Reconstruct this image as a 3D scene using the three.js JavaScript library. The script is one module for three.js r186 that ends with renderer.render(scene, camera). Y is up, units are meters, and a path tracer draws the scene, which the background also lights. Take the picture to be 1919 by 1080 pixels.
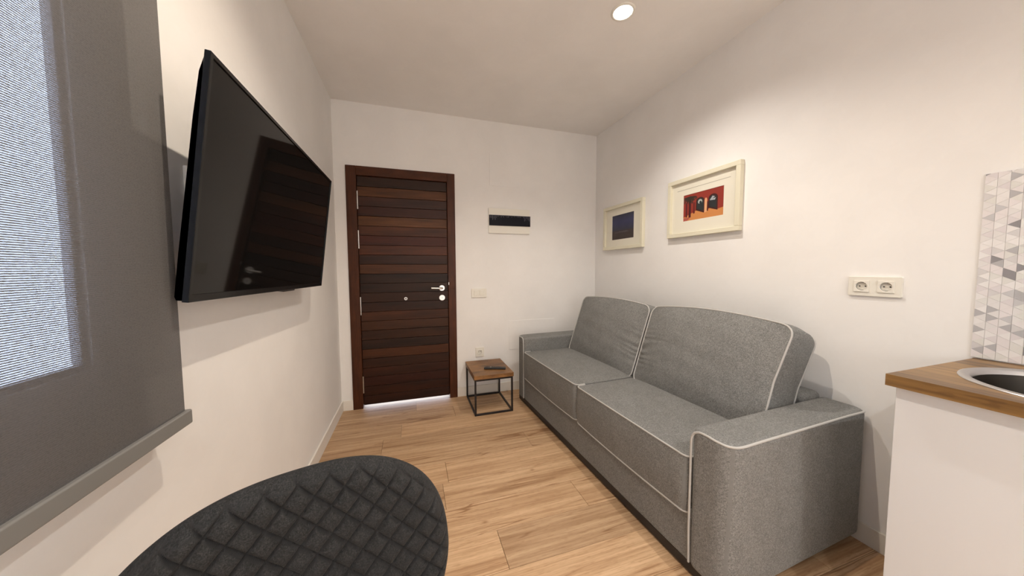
import * as THREE from 'three';
import { RoundedBoxGeometry } from 'three/addons/geometries/RoundedBoxGeometry.js';
import { mergeGeometries, mergeVertices } from 'three/addons/utils/BufferGeometryUtils.js';

// ---------------------------------------------------------------- camera, sky, lights, exposure
const W = 2.5215, H = 2.6483, D = 5.3;            // room width, ceiling height, depth behind the back wall (metres)
const scene = new THREE.Scene();
const camera = new THREE.PerspectiveCamera(2 * Math.atan(540 / 589.57) * 180 / Math.PI, 1919 / 1080, 0.02, 60);
camera.position.set(0.6074, 1.2354, 3.0123);
camera.rotation.order = 'YXZ';
camera.rotation.set(-0.06, -0.308, -0.0042);
scene.add(camera);
const renderer = new THREE.WebGLRenderer({ antialias: true });
renderer.toneMapping = THREE.LinearToneMapping;
renderer.toneMappingExposure = 2.55;
renderer.shadowMap.enabled = true;
const SKY = 4.3;
scene.background = new THREE.Color().setRGB(0.62 * SKY, 0.75 * SKY, 1.0 * SKY);

// six recessed downlights
const DOWNLIGHTS = [   // x, z, candela, beam half angle, penumbra, colour, label
  [1.748, 1.465, 1.8, 1.18, 0.6, [1, 0.93, 0.85], 'round recessed downlight in the ceiling above the grey sofa'],
  [0.86, 2.08, 2.05, 1.3, 0.5, [1, 0.86, 0.7], 'round recessed downlight in the ceiling in front of the television'],
  [1.748, 3.77, 1.9, 1.2, 0.9, [0.95, 0.98, 1.0], 'round recessed downlight in the ceiling above the kitchen worktop'],
  [0.773, 3.77, 1.3, 1.2, 0.9, [0.95, 0.98, 1.0], 'round recessed downlight in the ceiling behind the window blind wall'],
  [1.748, 4.75, 11.5, 0.8, 0.3, [0.93, 0.965, 1.0], 'round recessed downlight in the ceiling at the far kitchen end'],
  [0.773, 4.75, 11.5, 0.8, 0.3, [0.93, 0.965, 1.0], 'round recessed downlight in the ceiling at the far end beyond the blind'],
];

// ---------------------------------------------------------------- helpers
let seed = 12345;
const rnd = () => { seed = (seed * 1664525 + 1013904223) >>> 0; return seed / 4294967296; };
const rr = (a, b) => a + (b - a) * rnd();
const names = {};
const numbered = (n) => { names[n] = (names[n] ?? -1) + 1; return names[n] ? `${n}_${String(names[n]).padStart(3, '0')}` : n; };
function mesh(name, geo, mat, parent, label) {
  const m = new THREE.Mesh(geo, mat);
  m.name = parent ? name : numbered(name);
  m.castShadow = m.receiveShadow = true;
  (parent ?? scene).add(m);
  if (label) m.userData.label = label;
  return m;
}
function thing(name, label, category, pos = [0, 0, 0], turn = 0, group) {
  const g = new THREE.Group(); g.name = numbered(name); scene.add(g);
  g.position.set(...pos); g.rotation.y = turn; g.userData = { label, category };
  if (group) g.userData.group = group;
  return g;
}
function structure(name, geo, mat, label) { const m = mesh(name, geo, mat); m.userData = { kind: 'structure', label, category: name.split('_')[0] }; return m; }
function structGroup(name, label, cat) { const g = new THREE.Group(); g.name = name; scene.add(g); g.userData = { kind: 'structure', label, category: cat ?? name.split('_')[0] }; return g; }
// box from corner to corner
function bx(x0, x1, y0, y1, z0, z1, r = 0, seg = 2) {
  const w = x1 - x0, h = y1 - y0, d = z1 - z0;
  const g = r ? new RoundedBoxGeometry(w, h, d, seg, Math.min(r, w / 2.01, h / 2.01, d / 2.01)) : new THREE.BoxGeometry(w, h, d);
  g.translate((x0 + x1) / 2, (y0 + y1) / 2, (z0 + z1) / 2);
  return g;
}
// uv in metres from positions, by dominant normal
function uvMetres(g, ox = 0, oy = 0, s = 1) {
  const p = g.attributes.position, n = g.attributes.normal, uv = new Float32Array(p.count * 2);
  for (let i = 0; i < p.count; i++) {
    const ax = Math.abs(n.getX(i)), ay = Math.abs(n.getY(i)), az = Math.abs(n.getZ(i));
    let u, v;
    if (ay >= ax && ay >= az) { u = p.getX(i); v = p.getZ(i); } else if (ax >= az) { u = p.getZ(i); v = p.getY(i); } else { u = p.getX(i); v = p.getY(i); }
    uv[2 * i] = u * s + ox; uv[2 * i + 1] = v * s + oy;
  }
  g.setAttribute('uv', new THREE.BufferAttribute(uv, 2));
  return g;
}
const clean = (g) => { for (const k of Object.keys(g.attributes)) if (!['position', 'normal', 'uv'].includes(k)) g.deleteAttribute(k); return g.index ? g.toNonIndexed() : g; };
const join = (...gs) => mergeGeometries(gs.map(clean));
const tube = (pts, r, closed = false, seg, rad = 7) => new THREE.TubeGeometry(new THREE.CatmullRomCurve3(pts.map((p) => p.isVector3 ? p : new THREE.Vector3(...p)), closed, 'catmullrom', 0.3), seg ?? pts.length * 3, r, rad, closed);
const lathe = (pts, n = 40) => new THREE.LatheGeometry(pts.map(([a, b]) => new THREE.Vector2(a, b)), n);
const V = (x, y, z) => new THREE.Vector3(x, y, z);
const clamp = (v, a = 0, b = 1) => Math.min(b, Math.max(a, v));
const sstep = (a, b, v) => { const t = clamp((v - a) / (b - a)); return t * t * (3 - 2 * t); };
const lerp = (a, b, t) => a + (b - a) * t;

// tileable value noise
const TAB = new Float32Array(65536); for (let i = 0; i < 65536; i++) TAB[i] = rnd();
const hsh = (x, y, s) => TAB[((x * 73 + y * 3571 + s * 9973) ^ (y * 131 + x * 17)) & 65535];
function vn(x, y, px, py, s = 0) {
  const xi = Math.floor(x), yi = Math.floor(y), fx = x - xi, fy = y - yi;
  const m = (a, p) => ((a % p) + p) % p;
  const u = fx * fx * (3 - 2 * fx), v = fy * fy * (3 - 2 * fy);
  const x0 = m(xi, px), x1 = m(xi + 1, px), y0 = m(yi, py), y1 = m(yi + 1, py);
  return lerp(lerp(hsh(x0, y0, s), hsh(x1, y0, s), u), lerp(hsh(x0, y1, s), hsh(x1, y1, s), u), v);
}
function fbm(u, v, fx, fy, oct, s) { let a = 0, k = 0.5, n = 0; for (let i = 0; i < oct; i++) { a += k * vn(u * fx, v * fy, fx, fy, s + i); n += k; k /= 2; fx *= 2; fy *= 2; } return a / n; }
function tex(w, h, fn, srgb = true) {
  const d = new Uint8Array(w * h * 4);
  for (let j = 0; j < h; j++) for (let i = 0; i < w; i++) {
    const c = fn((i + 0.5) / w, (j + 0.5) / h), o = (j * w + i) * 4;
    if (typeof c === 'number') d[o] = d[o + 1] = d[o + 2] = clamp(c) * 255; else { d[o] = clamp(c[0]) * 255; d[o + 1] = clamp(c[1]) * 255; d[o + 2] = clamp(c[2]) * 255; }
    d[o + 3] = 255;
  }
  const t = new THREE.DataTexture(d, w, h);
  t.wrapS = t.wrapT = THREE.RepeatWrapping; t.magFilter = THREE.LinearFilter; t.minFilter = THREE.LinearMipmapLinearFilter; t.generateMipmaps = true;
  if (srgb) t.colorSpace = THREE.SRGBColorSpace;
  t.needsUpdate = true;
  return t;
}
const rep = (t, x, y) => { const c = t.clone(); c.repeat.set(x, y); c.needsUpdate = true; return c; };
const mat = (rgb, rough = 0.6, o = {}) => new THREE.MeshPhysicalMaterial({ color: typeof rgb === 'number' ? new THREE.Color(rgb) : new THREE.Color().setRGB(...rgb), roughness: rough, ...o });

// ---------------------------------------------------------------- materials
const plasterBump = tex(256, 256, (u, v) => 0.5 * fbm(u, v, 24, 24, 4, 3) + 0.5 * fbm(u, v, 6, 6, 2, 9), false);
const plasterTone = tex(256, 256, (u, v) => { const k = 0.965 + 0.035 * fbm(u, v, 5, 5, 5, 21); return [k, k, k]; });
const M = {};
M.wall = mat([0.88, 0.86, 0.835], 0.88, { map: plasterTone, bumpMap: plasterBump, bumpScale: 0.0012 });
M.ceiling = mat([0.90, 0.88, 0.86], 0.92, { map: plasterTone, bumpMap: plasterBump, bumpScale: 0.0012 });
M.white = mat([0.80, 0.78, 0.72], 0.42);
M.plastic = mat([0.80, 0.77, 0.69], 0.32);
M.baseboard = mat([0.80, 0.76, 0.69], 0.4);
M.black = mat([0.012, 0.011, 0.012], 0.45);
M.blackMetal = mat([0.018, 0.014, 0.014], 0.42, { metalness: 0.35 });
M.steel = mat([0.66, 0.64, 0.62], 0.28, { metalness: 1 });
M.hole = mat([0.03, 0.03, 0.03], 0.8);
function grainTex(dark, light, o = {}) {
  const { knots = 0, streak = 0.5, s = 1, w = 1024, h = 192, fy = 26, dk = 0.5, gain = 2.0, vein = 0 } = o, ks = [];
  for (let i = 0; i < knots; i++) ks.push([rnd(), rr(0.15, 0.85), rr(0.006, 0.016)]);
  const so = Math.floor(s * 37);
  return tex(w, h, (u, v) => {
    let warp = 0;
    let kd = 0;
    for (const [kx, ky, kr] of ks) { let dx = u - kx; dx -= Math.round(dx); const dy = (v - ky) * h / w; const d2 = (dx * dx * 0.12 + dy * dy) / (kr * kr); warp += 0.05 * Math.exp(-d2 * 0.2) * Math.sign(dy || 1); const q = (dx * dx * 0.5 + dy * dy) / (kr * kr * 0.25); kd += Math.exp(-q); }
    const vv = v + warp + 0.05 * (fbm(u, v, 3, 2, 3, so + 1) - 0.5);
    const fine = fbm(u, vv, 7, fy * 2, 3, so + 2), mid = fbm(u, vv, 3, fy / 2, 3, so + 3), big = fbm(u, vv, 2, 3, 2, so + 4);
    const pores = fbm(u, vv, 40, 90, 2, so + 5);
    let t = 0.34 * fine + 0.40 * mid + 0.26 * big;
    t = clamp((t - 0.5) * gain + 0.58);
    const st = sstep(0.6, 0.78, fbm(u, vv, 2, 7, 3, so + 8)) * streak;
    const vn1 = vein ? vein * Math.exp(-(((fbm(u, vv, 2, 6, 3, so + 11) - 0.5) / 0.022) ** 2)) * sstep(0.45, 0.7, fbm(u, v, 4, 3, 2, so + 14)) : 0;
    t = clamp(t - vn1 - st - dk * kd - 0.16 * sstep(0.58, 0.75, pores));
    return [lerp(dark[0], light[0], t), lerp(dark[1], light[1], t), lerp(dark[2], light[2], t)];
  });
}
const floorMats = [];
for (let i = 0; i < 6; i++) {
  const k = [1, 0.96, 1.03, 0.98, 0.94, 1.01][i];
  floorMats.push(new THREE.MeshPhysicalMaterial({ map: grainTex([0.59 * k, 0.44 * k, 0.305 * k], [0.90 * k, 0.77 * k, 0.62 * k], { knots: [1, 0, 1, 1, 0, 1][i], streak: [0.35, 0.7, 0.25, 0.6, 0.3, 0.5][i], s: i + 1, gain: 1.15, vein: 0.75 }), roughness: 0.5 }));
}
const doorMats = [];
const DOOR_TONES = [[58, 34, 20], [102, 62, 34], [66, 36, 24], [72, 36, 22], [110, 68, 36], [86, 46, 24], [84, 38, 22], [94, 50, 28], [60, 30, 14], [92, 52, 24], [48, 26, 13], [50, 27, 13], [60, 32, 15], [54, 27, 13], [74, 39, 18], [76, 42, 20], [62, 32, 13], [44, 22, 10], [86, 46, 20], [58, 28, 11], [58, 26, 10], [60, 24, 10], [58, 26, 10], [50, 22, 9]];
const doorGrain = [0, 1, 2].map((i) => grainTex([0.62, 0.60, 0.58], [1, 1, 1], { s: 20 + i, streak: 0.3, w: 512, h: 64, fy: 12 }));
DOOR_TONES.forEach((c, i) => doorMats.push(new THREE.MeshPhysicalMaterial({ map: doorGrain[i % 3], color: new THREE.Color(`rgb(${c.map((v) => Math.min(255, Math.round(v * 1.0))).join(',')})`), roughness: 0.42, specularIntensity: 0.5 })));
M.doorFrame = new THREE.MeshPhysicalMaterial({ map: doorGrain[0], color: new THREE.Color(0x5a3018), roughness: 0.4, specularIntensity: 0.5 });
M.oakTop = new THREE.MeshPhysicalMaterial({ map: grainTex([0.31, 0.21, 0.10], [0.62, 0.48, 0.28], { s: 31, streak: 0.5, knots: 2, w: 1024, h: 512, fy: 34 }), roughness: 0.38 });
M.tableTop = new THREE.MeshPhysicalMaterial({ map: grainTex([0.36, 0.235, 0.12], [0.64, 0.46, 0.26], { s: 41, streak: 0.35, knots: 3, w: 512, h: 512, fy: 18 }), roughness: 0.45 });
// heathered sofa cloth and charcoal chair cloth
function cloth(lo, hi, s) { return tex(512, 512, (u, v) => { const t = clamp(0.5 + 1.3 * (0.5 * (vn(u * 256, v * 128, 256, 128, s) - 0.5) + 0.5 * (vn(u * 128, v * 256, 128, 256, s + 1) - 0.5)) + 0.22 * (fbm(u, v, 10, 10, 3, s + 2) - 0.5)); return [lerp(lo[0], hi[0], t), lerp(lo[1], hi[1], t), lerp(lo[2], hi[2], t)]; }); }
const weave = tex(256, 256, (u, v) => 0.5 + 0.25 * Math.sin(u * 128 * Math.PI * 2) * Math.sin(v * 128 * Math.PI * 2) + 0.25 * (vn(u * 128, v * 128, 128, 128, 77) - 0.5), false);
M.sofa = new THREE.MeshPhysicalMaterial({ map: rep(cloth([0.37, 0.368, 0.36], [0.58, 0.58, 0.57], 51), 2.6, 2.6), bumpMap: rep(weave, 4, 4), bumpScale: 0.0006, roughness: 0.92, sheen: 0.25, sheenRoughness: 0.6, sheenColor: new THREE.Color(0.6, 0.6, 0.58) });
M.piping = mat([0.47, 0.46, 0.44], 0.75);
M.chairCloth = new THREE.MeshPhysicalMaterial({ map: rep(cloth([0.04, 0.04, 0.042], [0.22, 0.217, 0.215], 61), 5, 5), bumpMap: rep(weave, 6, 6), bumpScale: 0.0005, roughness: 0.9, sheen: 0.2, sheenRoughness: 0.5, sheenColor: new THREE.Color(0.35, 0.35, 0.36) });

// ---------------------------------------------------------------- the room
function panelWithHoles(outer, holes, depth, place) {   // outline in two axes, extruded; place turns (a, b, t) into x, y, z
  const sh = new THREE.Shape(outer.map(([a, b]) => new THREE.Vector2(a, b)));
  for (const h of holes) sh.holes.push(new THREE.Path(h.map(([a, b]) => new THREE.Vector2(a, b))));
  const g = new THREE.ExtrudeGeometry(sh, { depth, bevelEnabled: false });
  g.applyMatrix4(place); g.computeVertexNormals();
  return uvMetres(g);
}
const rect = (a0, a1, b0, b1) => [[a0, b0], [a1, b0], [a1, b1], [a0, b1]];
const T = 0.16;
const DOOR = { l: 0.095, r: 1.003, top: 2.115 };
const WIN = { z0: 2.172, z1: 3.25, y0: 1.04, y1: 2.15 };
structure('wall_back', panelWithHoles(rect(-T, W + T, -0.1, H + 0.1), [rect(DOOR.l + 0.02, DOOR.r - 0.02, -0.02, DOOR.top - 0.02)], T, new THREE.Matrix4().makeTranslation(0, 0, -T)), M.wall, 'white painted back wall with the wooden door');
// left wall: shape axes (z, y), thickness towards -x
structure('wall_left', join(panelWithHoles(rect(0, D, -0.1, H + 0.1), [rect(WIN.z0, WIN.z1, WIN.y0, WIN.y1)], 0.022, new THREE.Matrix4().set(0, 0, 1, -0.022, 0, 1, 0, 0, 1, 0, 0, 0, 0, 0, 0, 1)), panelWithHoles(rect(0, D, -0.1, H + 0.1), [rect(WIN.z0 - 0.22, WIN.z1 + 0.22, WIN.y0 - 0.2, WIN.y1 + 0.2)], 0.13, new THREE.Matrix4().set(0, 0, 1, -0.152, 0, 1, 0, 0, 1, 0, 0, 0, 0, 0, 0, 1))), M.wall, 'white painted left wall with the television and the window');
structure('wall_right', uvMetres(bx(W, W + T, -0.1, H + 0.1, 0, D)), M.wall, 'white painted right wall behind the sofa');
structure('wall_front', uvMetres(bx(-T, W + T, -0.1, H + 0.1, D, D + T)), M.wall, 'white painted wall behind the camera');
structure('ceiling', uvMetres(bx(-T, W + T, H, H + 0.12, -T, D + T)), M.ceiling, 'white painted ceiling with recessed downlights');

// floor of laminate planks, each one its own mesh, long side across the room
const floor = structGroup('floor', 'floor of warm oak laminate planks', 'floor');
mesh('subfloor', bx(-T, W + T, -0.1, -0.008, -T, D + T), mat([0.25, 0.17, 0.1], 0.8), floor);
{
  const PW = 0.2045, L = 1.285, starts = [0.62, -0.35, 0.505, -0.9, 0.1, -0.5, 0.75, 0.177, -0.32];
  const geos = {};
  let row = 0;
  for (let z = 0; z < D; z += PW, row++) {
    let x = starts[row % starts.length] - L;
    while (x < W) {
      const x0 = Math.max(0, x), x1 = Math.min(W, x + L), z1 = Math.min(D, z + PW);
      if (x1 - x0 > 0.02) {
        const v = Math.floor(rnd() * 6), w = x1 - x0, d = z1 - z;
        const g = new RoundedBoxGeometry(w - 0.0012, 0.012, d - 0.0014, 1, 0.0016);
        const p = g.attributes.position, uv = g.attributes.uv, ou = rnd(), fl = rnd() < 0.5 ? 1 : -1, fv = rnd() < 0.5 ? 1 : -1;
        for (let i = 0; i < p.count; i++) uv.setXY(i, ou + fl * (x0 + p.getX(i)) / L, 0.5 + fv * p.getZ(i) / PW);
        const m = mesh('plank', g, floorMats[v], floor);
        m.position.set((x0 + x1) / 2, -0.006, (z + z1) / 2);
      }
      x += L;
    }
  }
}
// baseboards
const BH = 0.09, BT = 0.012;
structure('baseboard_left', bx(0, BT, 0, BH, 0, D, 0.003), M.baseboard, 'white baseboard along the television wall');
structure('baseboard_back', join(bx(BT, DOOR.l, 0, BH, 0, BT, 0.003), bx(DOOR.r, W - BT, 0, BH, 0, BT, 0.003)), M.baseboard, 'white baseboard on both sides of the door');
structure('baseboard_right', bx(W - BT, W, 0, BH, 0, 2.47, 0.003), M.baseboard, 'white baseboard behind the sofa');

// entrance door
{
  const d = structGroup('door_1', 'dark wooden entrance door of horizontal boards with steel handle', 'door');
  const fr = (x0, x1, y0, y1) => uvMetres(bx(x0, x1, y0, y1, -0.10, 0.014, 0.004), 0, 0, 1.4);
  const jl = fr(0.0907, 0.172, 0, 2.12), jr = fr(0.934, 1.006, 0, 2.12), jt = uvMetres(bx(0.172, 0.934, 2.043, 2.12, -0.10, 0.014, 0.004), 0, 0, 1.4);
  const vert = (g) => { const uv = g.attributes.uv; for (let i = 0; i < uv.count; i++) { const u = uv.getX(i); uv.setXY(i, uv.getY(i), u * 3); } return g; };
  mesh('door_jamb', vert(jl), M.doorFrame, d); mesh('door_jamb', vert(jr), M.doorFrame, d); mesh('door_head', jt, M.doorFrame, d);
  mesh('leaf_core', bx(0.150, 0.955, 0.026, 2.062, -0.055, -0.024), M.doorFrame, d);
  const n = DOOR_TONES.length, y0 = 0.024, y1 = 2.037, h = (y1 - y0) / n;
  for (let i = 0; i < n; i++) {
    const top = y1 - i * h, g = bx(0.176, 0.930, top - h + 0.0012, top - 0.0012, -0.026, -0.006, 0.0025, 1);
    const p = g.attributes.position, uv = g.attributes.uv, ou = rnd();
    for (let k = 0; k < p.count; k++) uv.setXY(k, ou + p.getX(k) / 0.9, (p.getY(k) - top) / h * 0.8 + 0.05);
    mesh('board', g, doorMats[i], d);
  }
  for (const [a, b] of [[1.757, 1.91], [1.419, 1.575], [0.837, 0.997], [0.139, 0.289]]) {
    const hg = new THREE.CylinderGeometry(0.0065, 0.0065, b - a, 12); hg.translate(0.176, (a + b) / 2, 0.001);
    const hm = mesh('hinge', hg, M.steel, d, 'steel hinge barrel');
  }
  const rose = (r, t) => { const g = new THREE.CylinderGeometry(r, r * 1.02, t, 28); g.rotateX(Math.PI / 2); return g; };
  const hr = rose(0.026, 0.009); hr.translate(0.874, 1.061, 0.0);
  const handle = mesh('handle', join(hr, tube([[0.874, 1.061, 0], [0.874, 1.061, 0.04], [0.866, 1.061, 0.052], [0.84, 1.0615, 0.054], [0.775, 1.064, 0.052]], 0.0085, false, 30, 10)), M.steel, d, 'brushed steel lever handle');
  const lr = rose(0.026, 0.009); lr.translate(0.875, 0.97, 0);
  const lock = mesh('lock_plate', lr, M.steel, d, 'round steel lock plate');
  mesh('keyhole', bx(0.8735, 0.8765, 0.963, 0.976, 0.004, 0.0055), M.hole, lock);
  const pp = rose(0.014, 0.010); pp.translate(0.551, 0.971, 0); const peep = mesh('spyhole', pp, M.steel, d, 'small steel spyhole');
  const pg = rose(0.006, 0.002); pg.translate(0.551, 0.971, 0.0055); mesh('spyhole_lens', pg, M.hole, peep);
  mesh('strike_plate', bx(0.9355, 0.9395, 1.09, 1.115, 0.0138, 0.0148), M.steel, d);
}
// bright landing seen under the door
structure('floor_landing', bx(-2, 4, -0.14, -0.02, -4, -T), mat([0.72, 0.72, 0.74], 0.8), 'pale landing floor outside the door');

// window behind the blind
{
  const w = structGroup('window_1', 'white framed window behind the roller blind', 'window');
  const x0 = -0.024, x1 = -0.006, f = 0.013;
  mesh('window_frame', join(bx(x0, x1, WIN.y0, WIN.y0 + f, WIN.z0, WIN.z1, 0.003), bx(x0, x1, WIN.y1 - f, WIN.y1, WIN.z0, WIN.z1, 0.003), bx(x0, x1, WIN.y0 + f, WIN.y1 - f, WIN.z0, WIN.z0 + f, 0.003), bx(x0, x1, WIN.y0 + f, WIN.y1 - f, WIN.z1 - f, WIN.z1, 0.003), bx(x0, x1, WIN.y0 + f, WIN.y1 - f, 2.70, 2.74, 0.003)), mat([0.45, 0.46, 0.5], 0.5), w);
  const glass = new THREE.MeshPhysicalMaterial({ color: 0xffffff, roughness: 0.02, transmission: 1, thickness: 0, ior: 1.5 });
  mesh('pane', bx(-0.016, -0.012, WIN.y0 + f, WIN.y1 - f, WIN.z0 + f, 2.70), glass, w);
  mesh('pane', bx(-0.016, -0.012, WIN.y0 + f, WIN.y1 - f, 2.74, WIN.z1 - f), glass, w);
}

// ---------------------------------------------------------------- roller blind
{
  const b = thing('roller_blind', 'dark grey see-through roller blind lowered over the window', 'blind', [0, 0, 0]);
  const z0 = 2.038, z1 = 3.42, yb = 0.885, yt = 2.36, X = 0.062;
  const lines = tex(64, 256, (u, v) => { const s = Math.sin(v * 16 * Math.PI * 2), n = vn(u * 16, v * 64, 16, 64, 5); return clamp(0.999 - 0.115 * sstep(-0.25, 0.25, s + 0.9 * (n - 0.5))); }, false);
  const weaveTone = tex(128, 128, (u, v) => { const k = 0.76 + 0.24 * vn(u * 32, v * 64, 32, 64, 13) - 0.2 * Math.sin(v * 32 * Math.PI * 2); return [k, k, k]; });
  const fm = new THREE.MeshPhysicalMaterial({ color: new THREE.Color().setRGB(0.125, 0.118, 0.115), map: rep(weaveTone, 18, 18), alphaMap: rep(lines, 18, 18), transparent: true, roughness: 0.75, side: THREE.DoubleSide });
  const g = new THREE.PlaneGeometry(z1 - z0, yt - yb, 1, 1); g.rotateY(Math.PI / 2); g.translate(X, (yt + yb) / 2, (z0 + z1) / 2);
  uvMetres(g);
  mesh('blind_fabric', g, fm, b);
  mesh('bottom_bar', bx(X - 0.009, X + 0.009, 0.851, 0.887, z0 - 0.012, z1 + 0.012, 0.004), mat([0.19, 0.185, 0.175], 0.5), b, 'grey metal bottom bar');
  const roll = new THREE.CylinderGeometry(0.03, 0.03, z1 - z0, 24); roll.rotateX(Math.PI / 2); roll.translate(X - 0.03, yt, (z0 + z1) / 2);
  mesh('roller_tube', roll, mat([0.12, 0.115, 0.11], 0.7), b);
  mesh('bracket', bx(0, 0.06, yt - 0.035, yt + 0.035, z0 - 0.012, z0 - 0.006), M.white, b); mesh('bracket', bx(0, 0.06, yt - 0.035, yt + 0.035, z1 + 0.006, z1 + 0.012), M.white, b);
}

// ---------------------------------------------------------------- television on a tilting wall mount
{
  const w = 1.1, h = w * 0.545;
  const tv = thing('television', 'large black flat television tilted down on the wall beside the door', 'television', [0.1396, 1.450, 1.508]);
  tv.rotation.order = 'YXZ'; tv.rotation.set(0.1177, 1.555, -0.012);
  const screenMat = mat([0.004, 0.004, 0.004], 0.045, { ior: 1.4, specularIntensity: 0.4 });
  const outline = new THREE.Shape(rect(-w / 2, w / 2, -h / 2, h / 2).map(([a, b]) => new THREE.Vector2(a, b)));
  const frame = new THREE.Shape(rect(-w / 2, w / 2, -h / 2, h / 2).map(([a, b]) => new THREE.Vector2(a, b)));
  frame.holes.push(new THREE.Path(rect(-w / 2 + 0.009, w / 2 - 0.009, -h / 2 + 0.016, h / 2 - 0.009).map(([a, b]) => new THREE.Vector2(a, b))));
  const fg = new THREE.ExtrudeGeometry(frame, { depth: 0.012, bevelEnabled: true, bevelSize: 0.001, bevelThickness: 0.001, bevelSegments: 1 }); fg.translate(0, 0, -0.013);
  mesh('bezel', fg, mat([0.006, 0.006, 0.0065], 0.25, { specularIntensity: 0.5 }), tv);
  mesh('screen', bx(-w / 2 + 0.009, w / 2 - 0.009, -h / 2 + 0.016, h / 2 - 0.009, -0.012, -0.0035), screenMat, tv, 'glossy black screen');
  // back shell: thin at the top, thicker below
  const prof = new THREE.Shape([[-0.012, h / 2 - 0.004], [-0.013, h / 2 - 0.004], [-0.022, h / 2 - 0.05], [-0.026, h / 2 - 0.16], [-0.030, -h / 2 + 0.1], [-0.030, -h / 2 + 0.01], [-0.026, -h / 2 + 0.002], [-0.012, -h / 2 + 0.002]].map(([a, b]) => new THREE.Vector2(a, b)));
  const sg = new THREE.ExtrudeGeometry(prof, { depth: w - 0.004, bevelEnabled: false }); sg.applyMatrix4(new THREE.Matrix4().set(0, 0, 1, -w / 2 + 0.002, 0, 1, 0, 0, 1, 0, 0, 0, 0, 0, 0, 1));
  mesh('back_shell', sg, mat([0.022, 0.022, 0.025], 0.5), tv);
  mesh('sensor_bar', bx(0.03, 0.15, -h / 2 - 0.008, -h / 2 + 0.001, -0.03, -0.004, 0.003), M.black, tv);
  const mt = thing('wall_mount', 'black metal wall mount behind the television', 'mount', [0, 1.42, 1.42]);
  mesh('wall_plate', bx(0.0, 0.006, -0.12, 0.12, -0.2, 0.2, 0.002), M.blackMetal, mt);
  mesh('rail', bx(0.006, 0.03, -0.11, -0.08, -0.2, 0.2, 0.003), M.blackMetal, mt); mesh('rail', bx(0.006, 0.05, 0.08, 0.11, -0.2, 0.2, 0.003), M.blackMetal, mt);
}

{
  const b = thing('wall_box', 'small white plastic box on the wall between blind and television', 'box', [0, 1.488, 1.856]);
  mesh('box_lid', bx(0, 0.012, -0.044, 0.044, -0.016, 0.016, 0.003), M.plastic, b);
}

// ---------------------------------------------------------------- soft furniture helpers
// boxed cushion: outline L (a) by Hh (b) with rounded corners, thickness Tt (d); bend(a, b, d, p) displaces
function cushionGeo(L, Hh, Tt, r, bend, na = 44, nb = 26, nd = 8) {
  const place = (a, b, d) => {
    let x = a * L / 2, y = b * Hh / 2;
    const ix = clamp(x, -(L / 2 - r), L / 2 - r), iy = clamp(y, -(Hh / 2 - r), Hh / 2 - r), qx = x - ix, qy = y - iy;
    if (qx && qy) { const m = Math.max(Math.abs(qx), Math.abs(qy)), l = Math.hypot(qx, qy); x = ix + qx * m / l; y = iy + qy * m / l; }
    const p = V(x, y, d * Tt / 2);
    bend(a, b, d, p);
    return p;
  };
  let g = new THREE.BoxGeometry(2, 2, 2, na, nb, nd);
  g.deleteAttribute('normal'); g.deleteAttribute('uv');
  const p = g.attributes.position;
  for (let i = 0; i < p.count; i++) { const q = place(p.getX(i), p.getY(i), p.getZ(i)); p.setXYZ(i, q.x, q.y, q.z); }
  g = g.toNonIndexed();
  // smooth within each face group only, so that piped edges stay crisp
  const parts = [[0, nd * nb], [1, nd * nb], [2, na * nd], [3, na * nd], [4, na * nb], [5, na * nb]];
  let at = 0; const out = [], sides = [];
  for (const [k, quads] of parts) {
    const c = quads * 6, s = new THREE.BufferGeometry();
    s.setAttribute('position', new THREE.BufferAttribute(g.attributes.position.array.slice(at * 3, (at + c) * 3), 3));
    at += c;
    (k < 4 ? sides : out).push(s);
  }
  out.push(mergeGeometries(sides));
  const done = out.map((s) => { const m = mergeVertices(s, 1e-5); m.computeVertexNormals(); return m.toNonIndexed(); });
  const geo = uvMetres(mergeGeometries(done));
  const ring = (d, n = 30) => {
    const pts = [];
    const add = (a, b) => pts.push(place(a, b, d));
    for (let i = 0; i < n; i++) add(-1 + 2 * i / n, 1); for (let i = 0; i < n; i++) add(1, 1 - 2 * i / n);
    for (let i = 0; i < n; i++) add(1 - 2 * i / n, -1); for (let i = 0; i < n; i++) add(-1, -1 + 2 * i / n);
    return pts;
  };
  return { geo, ring, place };
}
const pipe = (pts, r = 0.0045) => tube(pts, r, true, pts.length * 2, 6);

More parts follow.
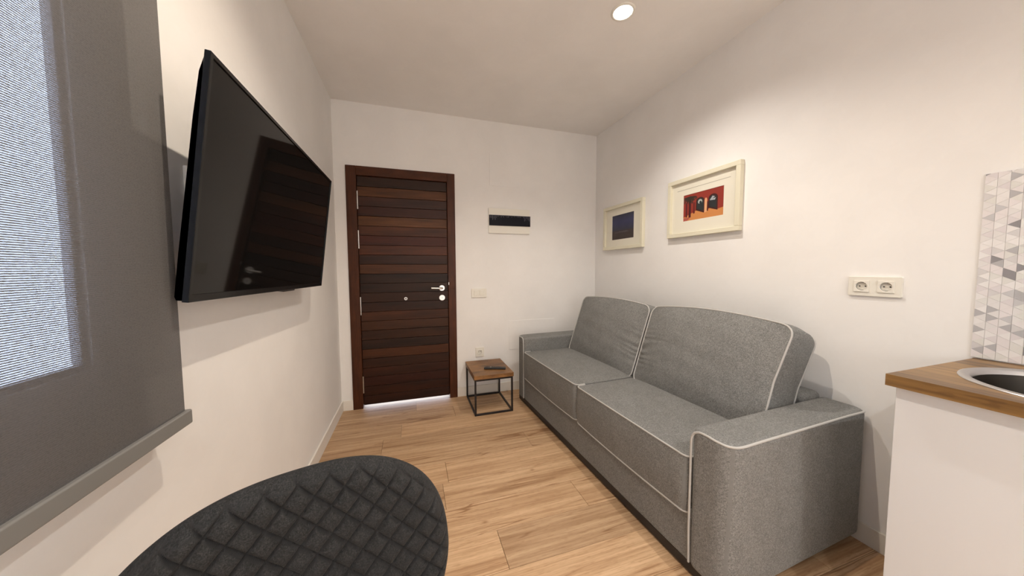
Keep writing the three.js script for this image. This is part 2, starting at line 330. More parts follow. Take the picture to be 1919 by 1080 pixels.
// ---------------------------------------------------------------- sofa
{
  const s = thing('sofa', 'grey fabric two-seat sofa with light piping along the right wall', 'sofa', [1.545, 0, 0.21], 0.049);
  const LZ = 2.04, AT = 0.168, AH = 0.615, A0 = 0.045, DX = 0.865;
  function arm(near) {
    // plan in (x, z'), z' = 0 on the inner side and AT on the outer side
    const ri = 0.014, ro = 0.055, rb = 0.03, sh = new THREE.Shape(), i = 0.022;
    const x0 = i, x1 = DX - i, a = i, b = AT - i;
    sh.moveTo(x0 + ri, a); sh.lineTo(x1 - 0.01, a); sh.quadraticCurveTo(x1, a, x1, a + 0.01); sh.lineTo(x1, b - rb); sh.quadraticCurveTo(x1, b, x1 - rb, b);
    sh.lineTo(x0 + ro, b); sh.quadraticCurveTo(x0, b, x0, b - ro); sh.lineTo(x0, a + ri); sh.quadraticCurveTo(x0, a, x0 + ri, a);
    const g0 = new THREE.ExtrudeGeometry(sh, { depth: AH - A0 - 2 * i, bevelEnabled: true, bevelSize: i, bevelThickness: i, bevelSegments: 5, curveSegments: 10 });
    const sg = near ? 1 : -1, zin = near ? LZ - AT : AT;
    // (x, z', up) -> (x, up, z)
    g0.applyMatrix4(new THREE.Matrix4().set(1, 0, 0, 0, 0, 0, 1, A0 + i, 0, sg, 0, zin, 0, 0, 0, 1));
    let g = g0.toNonIndexed();
    if (near) { // mirrored handedness: flip the winding
      const p = g.attributes.position.array, u = g.attributes.uv.array;
      for (let k = 0; k < p.length; k += 9) for (let c = 0; c < 3; c++) { const t = p[k + 3 + c]; p[k + 3 + c] = p[k + 6 + c]; p[k + 6 + c] = t; }
    }
    g.deleteAttribute('normal'); g.deleteAttribute('uv'); g = mergeVertices(g, 1e-5); g.computeVertexNormals();
    const am = mesh('armrest', uvMetres(g.toNonIndexed()), M.sofa, s);
    const Z = (zp) => zin + sg * zp;
    const pts = [[0.002, 0.06, Z(0.008)], [0.0, 0.2, Z(0.006)], [0.0, 0.4, Z(0.006)], [0.0, 0.54, Z(0.006)], [0.0, 0.575, Z(0.008)], [0.002, 0.598, Z(0.018)], [0.004, 0.608, Z(0.038)], [0.004, 0.610, Z(0.07)], [0.004, 0.608, Z(0.10)], [0.012, 0.606, Z(0.135)], [0.035, 0.606, Z(0.157)], [0.075, 0.607, Z(0.163)], [0.2, 0.608, Z(0.163)], [0.45, 0.608, Z(0.163)], [0.7, 0.608, Z(0.163)], [0.83, 0.606, Z(0.163)], [0.852, 0.604, Z(0.152)]];
    mesh('piping', tube(pts, 0.0046, false, 140, 8), M.piping, am, 'light grey piping');
  }
  arm(false); arm(true);
  mesh('base', uvMetres(bx(0.012, 0.72, 0.045, 0.27, AT - 0.01, LZ - AT + 0.01, 0.012, 3)), M.sofa, s);
  mesh('back_frame', uvMetres(bx(0.70, DX - 0.01, 0.045, 0.64, AT - 0.01, LZ - AT + 0.01, 0.03, 4)), M.sofa, s);
  mesh('plinth', bx(0.012, DX - 0.04, 0.012, 0.05, 0.03, LZ - 0.03), M.black, s, 'black underside');
  for (const [x, z] of [[0.05, 0.08], [0.05, LZ - 0.08], [DX - 0.08, 0.08], [DX - 0.08, LZ - 0.08]]) { const f = new THREE.CylinderGeometry(0.028, 0.024, 0.046, 16); f.translate(x, 0.023, z); mesh('foot', f, M.black, s); }
  // seat cushions: outline (length, depth), thickness upwards
  const seat = (z0, z1, dy, dep) => {
    const L = z1 - z0, Dp = dep, Tk = 0.232;
    const c = cushionGeo(L, Dp, Tk, 0.028, (a, b, d, p) => {
      const q = (1 - Math.abs(a) ** 4) * (1 - Math.abs(b) ** 4);
      p.z += (d > 0.99 ? 0.018 : 0) * q * d;
      if (Math.abs(d) < 0.999) { const bul = 0.010 * (1 - d * d); if (b < -0.98) p.y -= bul; if (a > 0.98) p.x += bul * 0.4; if (a < -0.98) p.x -= bul * 0.4; }
      // front edge relaxes a little between the corners
      p.z -= 0.006 * Math.max(0, -b) * (1 - a * a) * (d < 0 ? 1.6 : 0.2);
    });
    // (a -> z, b -> x with -1 in front, d -> y)
    const m = new THREE.Matrix4().set(0, 1, 0, Dp / 2, 0, 0, 1, 0.368 + dy, 1, 0, 0, (z0 + z1) / 2, 0, 0, 0, 1);
    const cm = mesh('seat_cushion', uvMetres(c.geo.applyMatrix4(m)), M.sofa, s);
    for (const d of [1, -1]) mesh('piping', tube(c.ring(d).slice(57, 94).map((p) => p.applyMatrix4(m)), 0.0042, false, 120, 6), M.piping, cm, 'light grey piping');
  };
  seat(AT + 0.004, 1.040, 0.004, 0.66); seat(1.046, LZ - AT - 0.004, 0, 0.66);
  // back cushions, leaning
  const back = (z0, z1, wr, lift) => {
    const L = z1 - z0, Hc = 0.525, Tk = 0.185;
    const c = cushionGeo(L, Hc, Tk, 0.05, (a, b, d, p) => {
      const q = (1 - Math.abs(a) ** 3) * (1 - Math.abs(b) ** 3);
      if (d > 0.99) p.z += 0.045 * q; if (d < -0.99) p.z -= 0.01 * q;
      p.y += lift * Math.max(0, b) * (1 - a * a); if (wr < 0) p.x += 0.028 * Math.max(0, b) * Math.max(0, a);
      if (Math.abs(d) < 0.999) { const bul = 0.012 * (1 - d * d); if (Math.abs(a) > 0.98) p.x += Math.sign(a) * bul; if (b > 0.98) p.y += bul; }
      if (d > 0.99) { // gathers along the seam next to the other cushion
        const e = (1 - wr * a) * L / 2, m = Math.exp(-e / 0.075) * Math.exp(-(((b + 0.15) / 0.42) ** 2)) * sstep(0, 0.012, e);
        p.z += 0.009 * m * Math.sin((b * Hc / 2) * 150 + wr * a * 9 + 2.2 * Math.sin(b * 9 + a * 3));
        p.z += 0.0022 * Math.sin(a * 7 + b * 5 + wr) * Math.sin(b * 11 - a * 4) * q;
      }
    }, 64, 60, 8);
    const lean = 0.33;
    // a -> z, b -> up, d=+1 -> -x (front)
    const m = new THREE.Matrix4().set(0, 0, -1, 0, 0, 1, 0, 0, 1, 0, 0, 0, 0, 0, 0, 1);
    m.premultiply(new THREE.Matrix4().makeTranslation(Tk / 2, Hc / 2, 0)).premultiply(new THREE.Matrix4().makeRotationZ(-lean)).premultiply(new THREE.Matrix4().makeTranslation(0.432, 0.474, (z0 + z1) / 2));
    const cm = mesh('back_cushion', uvMetres(c.geo.applyMatrix4(m)), M.sofa, s);
    for (const d of [1, -1]) mesh('piping', pipe(c.ring(d).map((p) => p.applyMatrix4(m)), 0.0045), M.piping, cm, 'light grey piping');
  };
  back(0.215, 1.040, 1, 0.025); back(1.062, 1.862, -1, 0.032);
}

// ---------------------------------------------------------------- side table and remote
{
  const t = thing('side_table', 'small cube side table with wooden top and black metal frame', 'table', [1.255, 0, 0.25]);
  const hx = 0.168, hz = 0.217, b = 0.015, top = 0.347;
  mesh('tabletop', uvMetres(bx(-hx - 0.006, hx + 0.006, top - 0.036, top, -hz - 0.006, hz + 0.006, 0.004), 0.3, 0.2, 1.6), M.tableTop, t, 'brown wooden top');
  for (const [x, z] of [[-1, -1], [1, -1], [-1, 1], [1, 1]]) mesh('leg', bx(x * hx - (x > 0 ? b : 0), x * hx + (x > 0 ? 0 : b), 0, top - 0.036, z * hz - (z > 0 ? b : 0), z * hz + (z > 0 ? 0 : b), 0.002), M.blackMetal, t);
  for (const y of [0, top - 0.036 - b]) {
    for (const z of [-1, 1]) mesh('frame_bar', bx(-hx + b, hx - b, y, y + b, z > 0 ? hz - b : -hz, z > 0 ? hz : -hz + b, 0.002), M.blackMetal, t);
    for (const x of [-1, 1]) mesh('frame_bar', bx(x > 0 ? hx - b : -hx, x > 0 ? hx : -hx + b, y, y + b, -hz + b, hz - b, 0.002), M.blackMetal, t);
  }
  const r = thing('remote_control', 'slim black remote control lying on the small side table', 'remote', [1.296, 0.347, 0.335], -0.32);
  mesh('remote_body', bx(-0.096, 0.096, 0, 0.016, -0.021, 0.021, 0.006, 3), M.black, r);
  for (let i = 0; i < 8; i++) for (let j = 0; j < 3; j++) { const g = new THREE.CylinderGeometry(0.0035, 0.0035, 0.003, 10); g.translate(-0.07 + i * 0.016, 0.0165, -0.011 + j * 0.011); mesh('button', g, i === 2 && j === 1 ? M.white : mat([0.05, 0.05, 0.055], 0.5), r); }
}

// ---------------------------------------------------------------- wall fittings on the back wall
function socketInsert(parent, place, s = 0.046) {   // one socket insert, centred on 0, 0, facing +z
  const sh = new THREE.Shape(rect(-s / 2, s / 2, -s / 2, s / 2).map(([a, b]) => new THREE.Vector2(a, b)));
  const hole = new THREE.Path(); hole.absarc(0, 0, 0.0195, 0, Math.PI * 2, true); sh.holes.push(hole);
  const g = new THREE.ExtrudeGeometry(sh, { depth: 0.004, bevelEnabled: true, bevelSize: 0.0008, bevelThickness: 0.0008, bevelSegments: 1, curveSegments: 24 }); g.translate(0, 0, 0.009);
  const m = mesh('socket_face', g.applyMatrix4(place), M.plastic, parent);
  const fl = new THREE.CylinderGeometry(0.0195, 0.0195, 0.001, 28); fl.rotateX(Math.PI / 2); fl.translate(0, 0, 0.0015);
  mesh('socket_well', fl.applyMatrix4(place), M.plastic, m);
  for (const x of [-0.0095, 0.0095]) { const h = new THREE.CylinderGeometry(0.0027, 0.0027, 0.001, 12); h.rotateX(Math.PI / 2); h.translate(x, 0, 0.0024); mesh('pin_hole', h.applyMatrix4(place), M.hole, m); }
  for (const y of [-1, 1]) mesh('earth_clip', bx(-0.003, 0.003, y > 0 ? 0.0155 : -0.0195, y > 0 ? 0.0195 : -0.0155, 0.002, 0.011).applyMatrix4(place), M.steel, m);
}
const I4 = () => new THREE.Matrix4();
function plateFrame(w, h, holes, t = 0.010) {
  const r = 0.004, sh = new THREE.Shape();
  sh.moveTo(-w / 2 + r, -h / 2); sh.lineTo(w / 2 - r, -h / 2); sh.quadraticCurveTo(w / 2, -h / 2, w / 2, -h / 2 + r); sh.lineTo(w / 2, h / 2 - r); sh.quadraticCurveTo(w / 2, h / 2, w / 2 - r, h / 2); sh.lineTo(-w / 2 + r, h / 2); sh.quadraticCurveTo(-w / 2, h / 2, -w / 2, h / 2 - r); sh.lineTo(-w / 2, -h / 2 + r); sh.quadraticCurveTo(-w / 2, -h / 2, -w / 2 + r, -h / 2);
  for (const h4 of holes) sh.holes.push(new THREE.Path(h4.map(([a, b]) => new THREE.Vector2(a, b))));
  return new THREE.ExtrudeGeometry(sh, { depth: t - 0.0015, bevelEnabled: true, bevelSize: 0.0012, bevelThickness: 0.0015, bevelSegments: 2 });
}
{
  const p = thing('light_switch', 'white double light switch on the back wall beside the door', 'switch', [1.2275, 1.005, 0.0]);
  mesh('cover_frame', plateFrame(0.146, 0.084, [rect(-0.052, -0.003, -0.025, 0.025), rect(0.003, 0.052, -0.025, 0.025)]), M.plastic, p);
  for (const x of [-0.0275, 0.0275]) { const g = bx(-0.0235, 0.0235, -0.024, 0.024, 0.003, 0.014, 0.002); g.rotateX(0.03); g.translate(x, 0, 0); mesh('rocker', g, M.plastic, p); }
  const q = thing('wall_socket', 'single white wall socket above the small side table', 'socket', [1.229, 0.423, 0.0]);
  mesh('cover_frame', plateFrame(0.082, 0.09, [rect(-0.0245, 0.0245, -0.0245, 0.0245)]), M.plastic, q);
  socketInsert(q, I4());
}
{ // fuse box with a dark see-through flap
  const f = thing('fuse_box', 'white fuse box with a dark flap on the back wall', 'fuse box', [1.5385, 1.7065, 0]);
  const w = 0.42, h = 0.238;
  mesh('cover_frame', plateFrame(w, h, [], 0.016), M.plastic, f);
  mesh('flap', bx(-w / 2 + 0.002, w / 2 + 0.006, -0.047, 0.055, 0.0165, 0.024, 0.002), mat([0.005, 0.005, 0.010], 0.3, { specularIntensity: 0.3 }), f, 'glossy dark flap');
  const tabs = [];
  for (let i = 0; i < 34; i++) { const x = -w / 2 + 0.012 + i * 0.0121, l = i < 6 || i > 28 ? rr(0.02, 0.05) : rr(0.004, 0.02); tabs.push(bx(x, x + rr(0.0015, 0.003), 0.053 - l, 0.053, 0.0238, 0.0245)); }
  mesh('breaker_marks', join(...tabs), mat([0.16, 0.16, 0.2], 0.4), f, 'row of pale breaker marks');
}
{
  const a = mesh('access_cover', bx(1.343, 1.65, 2.043, 2.345, 0, 0.0025, 0.001), M.wall); a.userData = { label: 'flat wall coloured access cover above the fuse box', category: 'cover' };
  uvMetres(a.geometry);
  const b = mesh('access_cover', bx(1.532, 2.03, 0.417, 0.716, 0, 0.003, 0.001), M.wall); b.userData = { label: 'flat wall coloured access cover partly behind the sofa armrest', category: 'cover' };
  uvMetres(b.geometry);
}

// ---------------------------------------------------------------- framed prints on the right wall
function canvasTex(w, h, draw) { const c = document.createElement('canvas'); c.width = w; c.height = h; draw(c.getContext('2d'), w, h); const t = new THREE.CanvasTexture(c); t.colorSpace = THREE.SRGBColorSpace; return t; }
const artArches = canvasTex(512, 384, (g, w, h) => {
  g.fillStyle = '#8e2f22'; g.fillRect(0, 0, w, h);
  for (let i = 0; i < 900; i++) { g.fillStyle = `rgba(${rnd() < 0.5 ? '60,10,8' : '170,70,50'},0.10)`; g.fillRect(rnd() * w, rnd() * h, 26 * rnd(), 5 * rnd()); }
  g.fillStyle = '#c9854a'; g.beginPath(); g.moveTo(0, h * 0.86); g.lineTo(w * 0.36, h * 0.66); g.lineTo(w * 0.55, h * 0.78); g.lineTo(w * 0.62, h * 0.72); g.lineTo(w * 0.70, h * 0.66); g.lineTo(w * 0.86, h * 0.76); g.lineTo(w, h * 0.72); g.lineTo(w, h); g.lineTo(0, h); g.fill();
  const arch = (x0, x1, yt, yb0, yb1, c) => { g.fillStyle = c; const r = (x1 - x0) / 2; g.beginPath(); g.moveTo(x0, yb0); g.lineTo(x0, yt + r); g.arc(x0 + r, yt + r, r, Math.PI, 0); g.lineTo(x1, yb1); g.closePath(); g.fill(); };
  arch(w * 0.335, w * 0.545, h * 0.20, h * 0.66, h * 0.80, '#3a0f0b'); arch(w * 0.36, w * 0.53, h * 0.24, h * 0.62, h * 0.72, '#23292a');
  arch(w * 0.645, w * 0.865, h * 0.19, h * 0.66, h * 0.79, '#3a0f0b'); arch(w * 0.665, w * 0.835, h * 0.24, h * 0.62, h * 0.72, '#232628');
  g.fillStyle = '#aeb3ad'; g.beginPath(); g.ellipse(w * 0.44, h * 0.36, w * 0.055, h * 0.085, 0, 0, 7); g.fill();
  g.fillStyle = '#23292a'; g.beginPath(); g.ellipse(w * 0.45, h * 0.40, w * 0.03, h * 0.06, 0, 0, 7); g.fill();
  g.fillStyle = '#a7abb0'; g.beginPath(); g.moveTo(w * 0.675, h * 0.40); g.lineTo(w * 0.74, h * 0.26); g.lineTo(w * 0.80, h * 0.30); g.lineTo(w * 0.74, h * 0.36); g.lineTo(w * 0.82, h * 0.34); g.lineTo(w * 0.80, h * 0.42); g.fill();
  g.fillStyle = '#dda779'; g.beginPath(); g.moveTo(w * 0.55, h * 0.80); g.lineTo(w * 0.555, h * 0.34); g.quadraticCurveTo(w * 0.585, h * 0.20, w * 0.615, h * 0.34); g.lineTo(w * 0.61, h * 0.78); g.fill();
  g.fillStyle = '#4c1410'; g.fillRect(w * 0.615, h * 0.42, w * 0.03, h * 0.34);
  g.fillStyle = '#561518'; g.fillRect(w * 0.06, h * 0.3, w * 0.045, h * 0.56); g.fillStyle = '#471114'; g.fillRect(w * 0.145, h * 0.3, w * 0.06, h * 0.58); g.fillStyle = '#641a18'; g.fillRect(w * 0.26, h * 0.34, w * 0.05, h * 0.42);
  g.strokeStyle = '#2d241a'; g.lineWidth = 9;
  for (let i = 0; i < 34; i++) { const a = -0.3 + i / 34 * 6.6, l = rr(0.10, 0.24); g.beginPath(); g.moveTo(w * 0.16, h * 0.12); g.quadraticCurveTo(w * (0.16 + Math.cos(a) * l * 0.6), h * (0.12 + Math.sin(a) * l * 0.5 - 0.03), w * (0.16 + Math.cos(a) * l), h * (0.14 + Math.abs(Math.sin(a)) * l * 1.1)); g.stroke(); }
  g.fillStyle = '#a9564a'; g.beginPath(); g.moveTo(0, h * 0.88); g.lineTo(w * 0.2, h * 0.88); g.lineTo(w * 0.1, h); g.lineTo(0, h); g.fill();
});
const artNight = canvasTex(384, 384, (g, w, h) => {
  for (let j = 0; j < h; j++) for (let i = 0; i < w; i += 4) {
    const v = j / h, n = fbm(i / w, v, 6, 10, 4, 91), b = Math.exp(-(((v - 0.3) / 0.28) ** 2));
    const sea = sstep(0.62, 0.66, v);
    g.fillStyle = `rgb(${Math.round(38 + 14 * n + 6 * b + 12 * sea)},${Math.round(40 + 12 * n + 8 * b)},${Math.round(52 + 10 * n + 34 * b - 14 * sea)})`; g.fillRect(i, j, 4, 1);
  }
  g.fillStyle = 'rgba(110,108,112,0.55)'; for (let i = 0; i < 60; i++) g.fillRect(w * rr(0.1, 0.75), h * rr(0.68, 0.74), rr(10, 50), 2);
});
function framed(name, label, z0, z1, y0, y1, art, ar) {   // ar: print rectangle in shares of the frame (z from the far side, y from the bottom)
  const w = z1 - z0, h = y1 - y0;
  // group faces -x: local x -> +z of the room, local z -> -x
  const f = thing(name, label, 'picture', [W, y0 + h / 2, z0 + w / 2], -Math.PI / 2, 'framed prints on the right wall');
  const cream = mat([0.74, 0.70, 0.55], 0.5), bw = 0.03;
  // local +x is room +z after the turn of -90 degrees
  const bar = (x0, x1, ya, yb) => bx(x0, x1, ya, yb, 0, 0.032, 0.003);
  mesh('frame_bar', bar(-w / 2, w / 2, h / 2 - bw, h / 2), cream, f); mesh('frame_bar', bar(-w / 2, w / 2, -h / 2, -h / 2 + bw), cream, f);
  mesh('frame_bar', bar(-w / 2, -w / 2 + bw, -h / 2 + bw, h / 2 - bw), cream, f); mesh('frame_bar', bar(w / 2 - bw, w / 2, -h / 2 + bw, h / 2 - bw), cream, f);
  const [a0, a1, b0, b1] = [-w / 2 + ar[0] * w, -w / 2 + ar[1] * w, -h / 2 + ar[2] * h, -h / 2 + ar[3] * h];
  const sh = new THREE.Shape(rect(-w / 2 + bw, w / 2 - bw, -h / 2 + bw, h / 2 - bw).map(([a, b]) => new THREE.Vector2(a, b)));
  sh.holes.push(new THREE.Path(rect(a0, a1, b0, b1).map(([a, b]) => new THREE.Vector2(a, b))));
  const mg = new THREE.ExtrudeGeometry(sh, { depth: 0.003, bevelEnabled: false }); mg.translate(0, 0, 0.009);
  const mount = mesh('mount', mg, mat([0.77, 0.735, 0.62], 0.7), f, 'cream card mount');
  if (ar[4]) mesh('mount_groove', join(bx(-w / 2 + 0.075, w / 2 - 0.075, h / 2 - 0.083, h / 2 - 0.08, 0.0115, 0.0124)), mat([0.36, 0.34, 0.27], 0.8), mount, 'dark ruled line');
  const pg = new THREE.PlaneGeometry(a1 - a0, b1 - b0); pg.translate((a0 + a1) / 2, (b0 + b1) / 2, 0.0095);
  mesh('print', pg, new THREE.MeshPhysicalMaterial({ map: art, roughness: 0.55 }), f);
  mesh('backing', bx(-w / 2 + 0.01, w / 2 - 0.01, -h / 2 + 0.01, h / 2 - 0.01, 0, 0.008), M.white, f);
}
framed('framed_picture', 'cream framed print of red arches and a palm above the sofa', 1.0407, 1.6021, 1.4635, 1.8854, artArches, [0.235, 0.79, 0.27, 0.71, 1]);
framed('framed_picture', 'cream framed dark blue night print near the room corner', 0.191, 0.7655, 1.4213, 1.845, artNight, [0.215, 0.77, 0.225, 0.775, 0]);

// ---------------------------------------------------------------- double socket, kitchen unit, backsplash
{
  const p = thing('wall_socket', 'white double wall socket on the right wall beside the backsplash', 'socket', [W, 1.1534, 2.191], -Math.PI / 2);
  mesh('cover_frame', plateFrame(0.164, 0.083, [rect(-0.063, -0.013, -0.0245, 0.0245), rect(0.013, 0.063, -0.0245, 0.0245)]), M.plastic, p);
  for (const x of [-0.038, 0.038]) socketInsert(p, new THREE.Matrix4().makeTranslation(x, 0, 0), 0.0485);
}
const KZ = 2.457, KE = 4.4, KX = 1.985, KT = 0.911, KB = 0.876, SINK = [2.268, 2.735, 0.215];
{
  const sh = new THREE.Shape(rect(KX, W - 0.001, KZ, KE).map(([a, b]) => new THREE.Vector2(a, b)));
  const hole = new THREE.Path(); hole.absarc(SINK[0], SINK[1], SINK[2] - 0.002, 0, Math.PI * 2, true); sh.holes.push(hole);
  const g = new THREE.ExtrudeGeometry(sh, { depth: KT - KB - 0.003, bevelEnabled: true, bevelSize: -0.0, bevelThickness: 0.0015, bevelSegments: 1, curveSegments: 48 });
  g.applyMatrix4(new THREE.Matrix4().set(1, 0, 0, 0, 0, 0, -1, KT - 0.0015, 0, 1, 0, 0, 0, 0, 0, 1));
  g.computeVertexNormals(); uvMetres(g);
  // grain runs along the worktop (z)
  { const p = g.attributes.position, n = g.attributes.normal, uv = g.attributes.uv; for (let i = 0; i < p.count; i++) { const up = Math.abs(n.getY(i)) > 0.6; uv.setXY(i, p.getZ(i) / 1.4 + 0.31, (up ? p.getX(i) : p.getX(i) * 0.9 + p.getY(i)) / 0.6); } }
  const c = mesh('worktop', g, M.oakTop); c.userData = { label: 'oak worktop with a round sink on the white kitchen units', category: 'worktop' };
  const k = thing('sink', 'round stainless steel sink set into the oak worktop', 'sink', [SINK[0], KT, SINK[1]]);
  const r = SINK[2];
  mesh('rim', lathe([[r + 0.010, 0.0005], [r + 0.009, 0.003], [r + 0.004, 0.005], [r - 0.009, 0.003], [r - 0.014, -0.002], [r - 0.017, -0.012]], 64), M.steel, k);
  mesh('bowl', lathe([[r - 0.019, -0.010], [r - 0.022, -0.14], [r - 0.04, -0.185], [r - 0.09, -0.2], [0.04, -0.205], [0.001, -0.205]], 64), M.steel, k);
  mesh('drain', lathe([[0.042, -0.203], [0.038, -0.201], [0.02, -0.203], [0.001, -0.203]], 32), M.hole, k);
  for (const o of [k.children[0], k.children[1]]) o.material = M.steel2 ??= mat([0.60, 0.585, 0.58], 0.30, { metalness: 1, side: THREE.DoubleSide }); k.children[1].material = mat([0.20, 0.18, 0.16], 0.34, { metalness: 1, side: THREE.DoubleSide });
  const white = mat([0.66, 0.675, 0.70], 0.35), U = 0.64;
  for (let i = 0; i < 3; i++) {
    const z0 = KZ + 0.013 + i * U, z1 = z0 + U, u = thing('kitchen_base_unit', ['white kitchen base unit next to the sofa under the sink', 'white kitchen base unit between the two other units', 'white kitchen base unit farthest from the sofa'][i], 'cabinet', [0, 0, 0], 0, 'white kitchen base units');
    mesh('side_panel', bx(2.03, W - 0.015, 0.1, KB, z0, z0 + 0.016), white, u); mesh('side_panel', bx(2.03, W - 0.015, 0.1, KB, z1 - 0.016, z1), white, u);
    mesh('bottom_panel', bx(2.03, W - 0.015, 0.1, 0.116, z0 + 0.016, z1 - 0.016), white, u);
    mesh('cabinet_door', bx(2.01, 2.03, 0.1, KB - 0.004, z0 + 0.001, z1 - 0.002, 0.0015), white, u);
    mesh('kickboard', bx(2.035, 2.05, 0, 0.1, z0, z1), white, u);
  }
}
{ // backsplash of triangular pieces
  const b = thing('tiled_backsplash', 'backsplash of small grey, white and lilac triangles above the worktop', 'backsplash', [0, 0, 0]);
  const y0 = KT + 0.004, y1 = 1.557, z0 = 2.45, z1 = 3.9, cw = 0.025, ch = 0.0289;
  mesh('backing', bx(W - 0.005, W - 0.0005, y0, y1, z0, z1), mat([0.74, 0.72, 0.70], 0.6), b);
  const tones = [[0.78, 0.76, 0.75], [0.72, 0.70, 0.69], [0.74, 0.70, 0.70], [0.62, 0.60, 0.60], [0.68, 0.64, 0.65], [0.54, 0.53, 0.54], [0.44, 0.43, 0.44], [0.27, 0.26, 0.27], [0.70, 0.69, 0.66]];
  const pick = [0, 0, 0, 0, 1, 1, 1, 2, 2, 2, 8, 8, 3, 4, 4, 5, 6, 7], tm = tones.map((t) => mat(t, 0.45));
  const geoOf = {};
  const rest = [];
  let count = 0;
  const tri = (pts, z) => { // points in (z, y) already clipped
    const s = new THREE.Shape(pts.map(([a, c]) => new THREE.Vector2(a, c)));
    const g = new THREE.ExtrudeGeometry(s, { depth: 0.0018, bevelEnabled: false });
    g.applyMatrix4(new THREE.Matrix4().set(0, 0, -1, W - 0.0045, 0, 1, 0, 0, 1, 0, 0, 0, 0, 0, 0, 1));
    const m = tm[pick[Math.floor(rnd() * pick.length)]];
    if (count < 290) { mesh('tile', g, m, b); count++; } else { const n = g.attributes.position.count, ca = new Float32Array(n * 3); for (let i = 0; i < n; i++) ca.set(m.color.toArray(), i * 3); g.setAttribute('color', new THREE.BufferAttribute(ca, 3)); g.deleteAttribute('uv'); rest.push(g); }
  };
  const clipY = (pts) => { let out = pts; for (const [k, lim] of [[1, y1], [-1, y0]]) { const r = []; for (let i = 0; i < out.length; i++) { const p = out[i], q = out[(i + 1) % out.length], ip = k * (lim - p[1]) >= 0, iq = k * (lim - q[1]) >= 0; if (ip) r.push(p); if (ip !== iq) { const t = (lim - p[1]) / (q[1] - p[1]); r.push([p[0] + t * (q[0] - p[0]), lim]); } } out = r; if (!out.length) return out; } return out; };
  const area = (p) => { let s = 0; for (let i = 0; i < p.length; i++) { const a = p[i], c = p[(i + 1) % p.length]; s += a[0] * c[1] - a[1] * c[0]; } return Math.abs(s / 2); };
  const e = 0.0004;
  for (let col = 0; z0 + col * cw < z1 - 0.001; col++) {
    const za = z0 + col * cw + e, zb = Math.min(z1, z0 + (col + 1) * cw) - e, off = col % 2 ? ch / 2 : 0;
    for (let k = -1; k * ch / 2 + y0 < y1 + ch; k++) {
      const y = y0 + k * ch + off;
      for (const pts of [[[za, y + e], [zb, y + ch / 2], [za, y + ch - e]], [[zb, y + ch / 2 + e], [zb, y + 1.5 * ch - e], [za, y + ch]]]) { const c = clipY(pts); if (c.length > 2 && area(c) > 5e-6) tri(c); }
    }
  }
  if (rest.length) { const m = mesh('tile_field', mergeGeometries(rest), mat([1, 1, 1], 0.45, { vertexColors: true }), b); m.userData.kind = 'stuff'; }
}

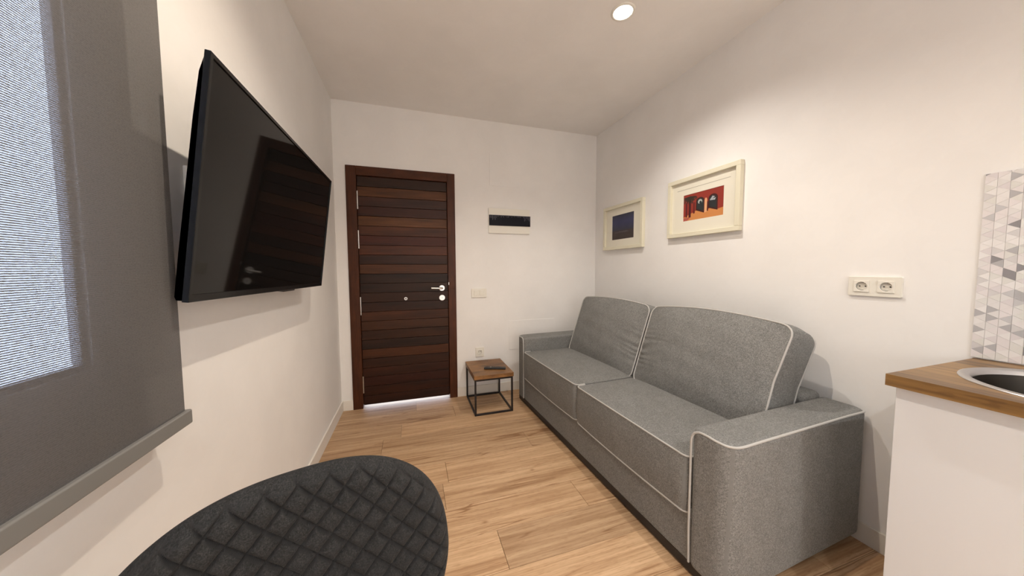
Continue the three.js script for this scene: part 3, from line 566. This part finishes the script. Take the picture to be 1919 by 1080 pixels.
// ---------------------------------------------------------------- quilted chair
{
  const CH = { x: 0.407, z: 2.386, turn: 0.30, hw: 0.255, top: 0.887, bot: 0.42 };
  const c = thing('dining_chair', 'charcoal dining chair with diamond quilted backrest in front of the window', 'chair', [CH.x, 0, CH.z], CH.turn);
  const hh = (CH.top - CH.bot) / 2, cy = (CH.top + CH.bot) / 2;
  // centre surface: local x across, y up, z towards the sitter (+z); lean backwards with height, wings forwards
  const surf = (s, t) => {
    const n = t > 0 ? 2.657 : 4, m = Math.max(Math.abs(s), Math.abs(t)), f = m ? m / ((Math.abs(s) ** n + Math.abs(t) ** n) ** (1 / n)) : 1;
    const X = s * f, Y = t * f;
    const narrow = 1 - 0.206 * sstep(0.1, -1, Y);
    const x = X * CH.hw * narrow, y = cy + Y * hh;
    return [x, y, -0.076 * (y - 0.6) + 0.57 * x * x + 0.03];
  };
  const N = 240, pos = [], idx = [], sideOf = (sgn) => {
    const base = pos.length / 3;
    for (let j = 0; j <= N; j++) for (let i = 0; i <= N; i++) {
      const s = -1 + 2 * i / N, t = -1 + 2 * j / N, m = Math.max(Math.abs(s), Math.abs(t));
      const [x, y, z] = surf(s, t);
      const th = 0.024 * Math.sqrt(Math.max(0, 1 - m ** 9));
      let q = 0;
      if (sgn > 0) {
        const p = 0.046, a = Math.abs(Math.sin(Math.PI * (x + y * 0.95) / p)), b = Math.abs(Math.sin(Math.PI * (x - y * 0.95) / p));
        q = (0.009 * (Math.min(a, b) ** 0.55) + 0.0035 * sstep(0, 0.2, Math.min(a, b))) * sstep(0, 0.09, 1 - m);
      }
      pos.push(x, y, z + sgn * th + q);
    }
    for (let j = 0; j < N; j++) for (let i = 0; i < N; i++) { const a = base + j * (N + 1) + i, b = a + 1, d = a + N + 1, e = d + 1; if (sgn > 0) idx.push(a, b, e, a, e, d); else idx.push(a, e, b, a, d, e); }
  };
  sideOf(1); sideOf(-1);
  let g = new THREE.BufferGeometry(); g.setAttribute('position', new THREE.Float32BufferAttribute(pos, 3)); g.setIndex(idx);
  g = mergeVertices(g, 1e-6); g.computeVertexNormals();
  mesh('backrest', uvMetres(g.toNonIndexed()), M.chairCloth, c, 'quilted charcoal backrest');
  // seat
  const st = cushionGeo(0.46, 0.44, 0.075, 0.12, (a, b, d, p) => { if (d > 0.99) p.z += 0.012 * (1 - a ** 4) * (1 - b ** 4); });
  st.geo.applyMatrix4(new THREE.Matrix4().set(1, 0, 0, 0, 0, 0, 1, 0.435, 0, -1, 0, 0.27, 0, 0, 0, 1));
  mesh('seat', uvMetres(st.geo), M.chairCloth, c);
  for (const [x, z] of [[-1, 0], [1, 0], [-1, 1], [1, 1]]) mesh('leg', tube([[x * 0.15, 0.41, 0.14 + z * 0.26], [x * 0.2, 0.0, 0.06 + z * 0.42]], 0.011, false, 6, 10), M.blackMetal, c);
  mesh('leg_frame', join(tube([[-0.15, 0.4, 0.14], [0.15, 0.4, 0.14]], 0.009, false, 4, 8), tube([[-0.15, 0.4, 0.4], [0.15, 0.4, 0.4]], 0.009, false, 4, 8)), M.blackMetal, c);
}

// ---------------------------------------------------------------- downlights
DOWNLIGHTS.forEach(([x, z, I, beam, pen, col, label]) => {
  const d = thing('ceiling_downlight', label, 'downlight', [x, H, z], 0, 'recessed ceiling downlights');
  mesh('trim_ring', lathe([[0.050, -0.0005], [0.051, -0.006], [0.058, -0.006], [0.064, -0.003], [0.065, 0]], 48), M.white, d);
  const g = new THREE.CylinderGeometry(0.050, 0.050, 0.002, 40); g.translate(0, -0.003, 0);
  mesh('lamp_lens', g, new THREE.MeshStandardMaterial({ color: 0xffffff, emissive: new THREE.Color().setRGB(...col), emissiveIntensity: 6, roughness: 0.5 }), d, 'glowing round lens');
  const s = new THREE.SpotLight(new THREE.Color().setRGB(...col), I, 0, beam, pen, 2);
  s.position.set(0, -0.012, 0); s.target.position.set(0, -1, 0); s.castShadow = true; s.shadow.radius = 0.55;
  d.add(s); d.add(s.target); s.name = 'downlight_beam'; s.target.name = 'downlight_aim';
});

renderer.render(scene, camera);
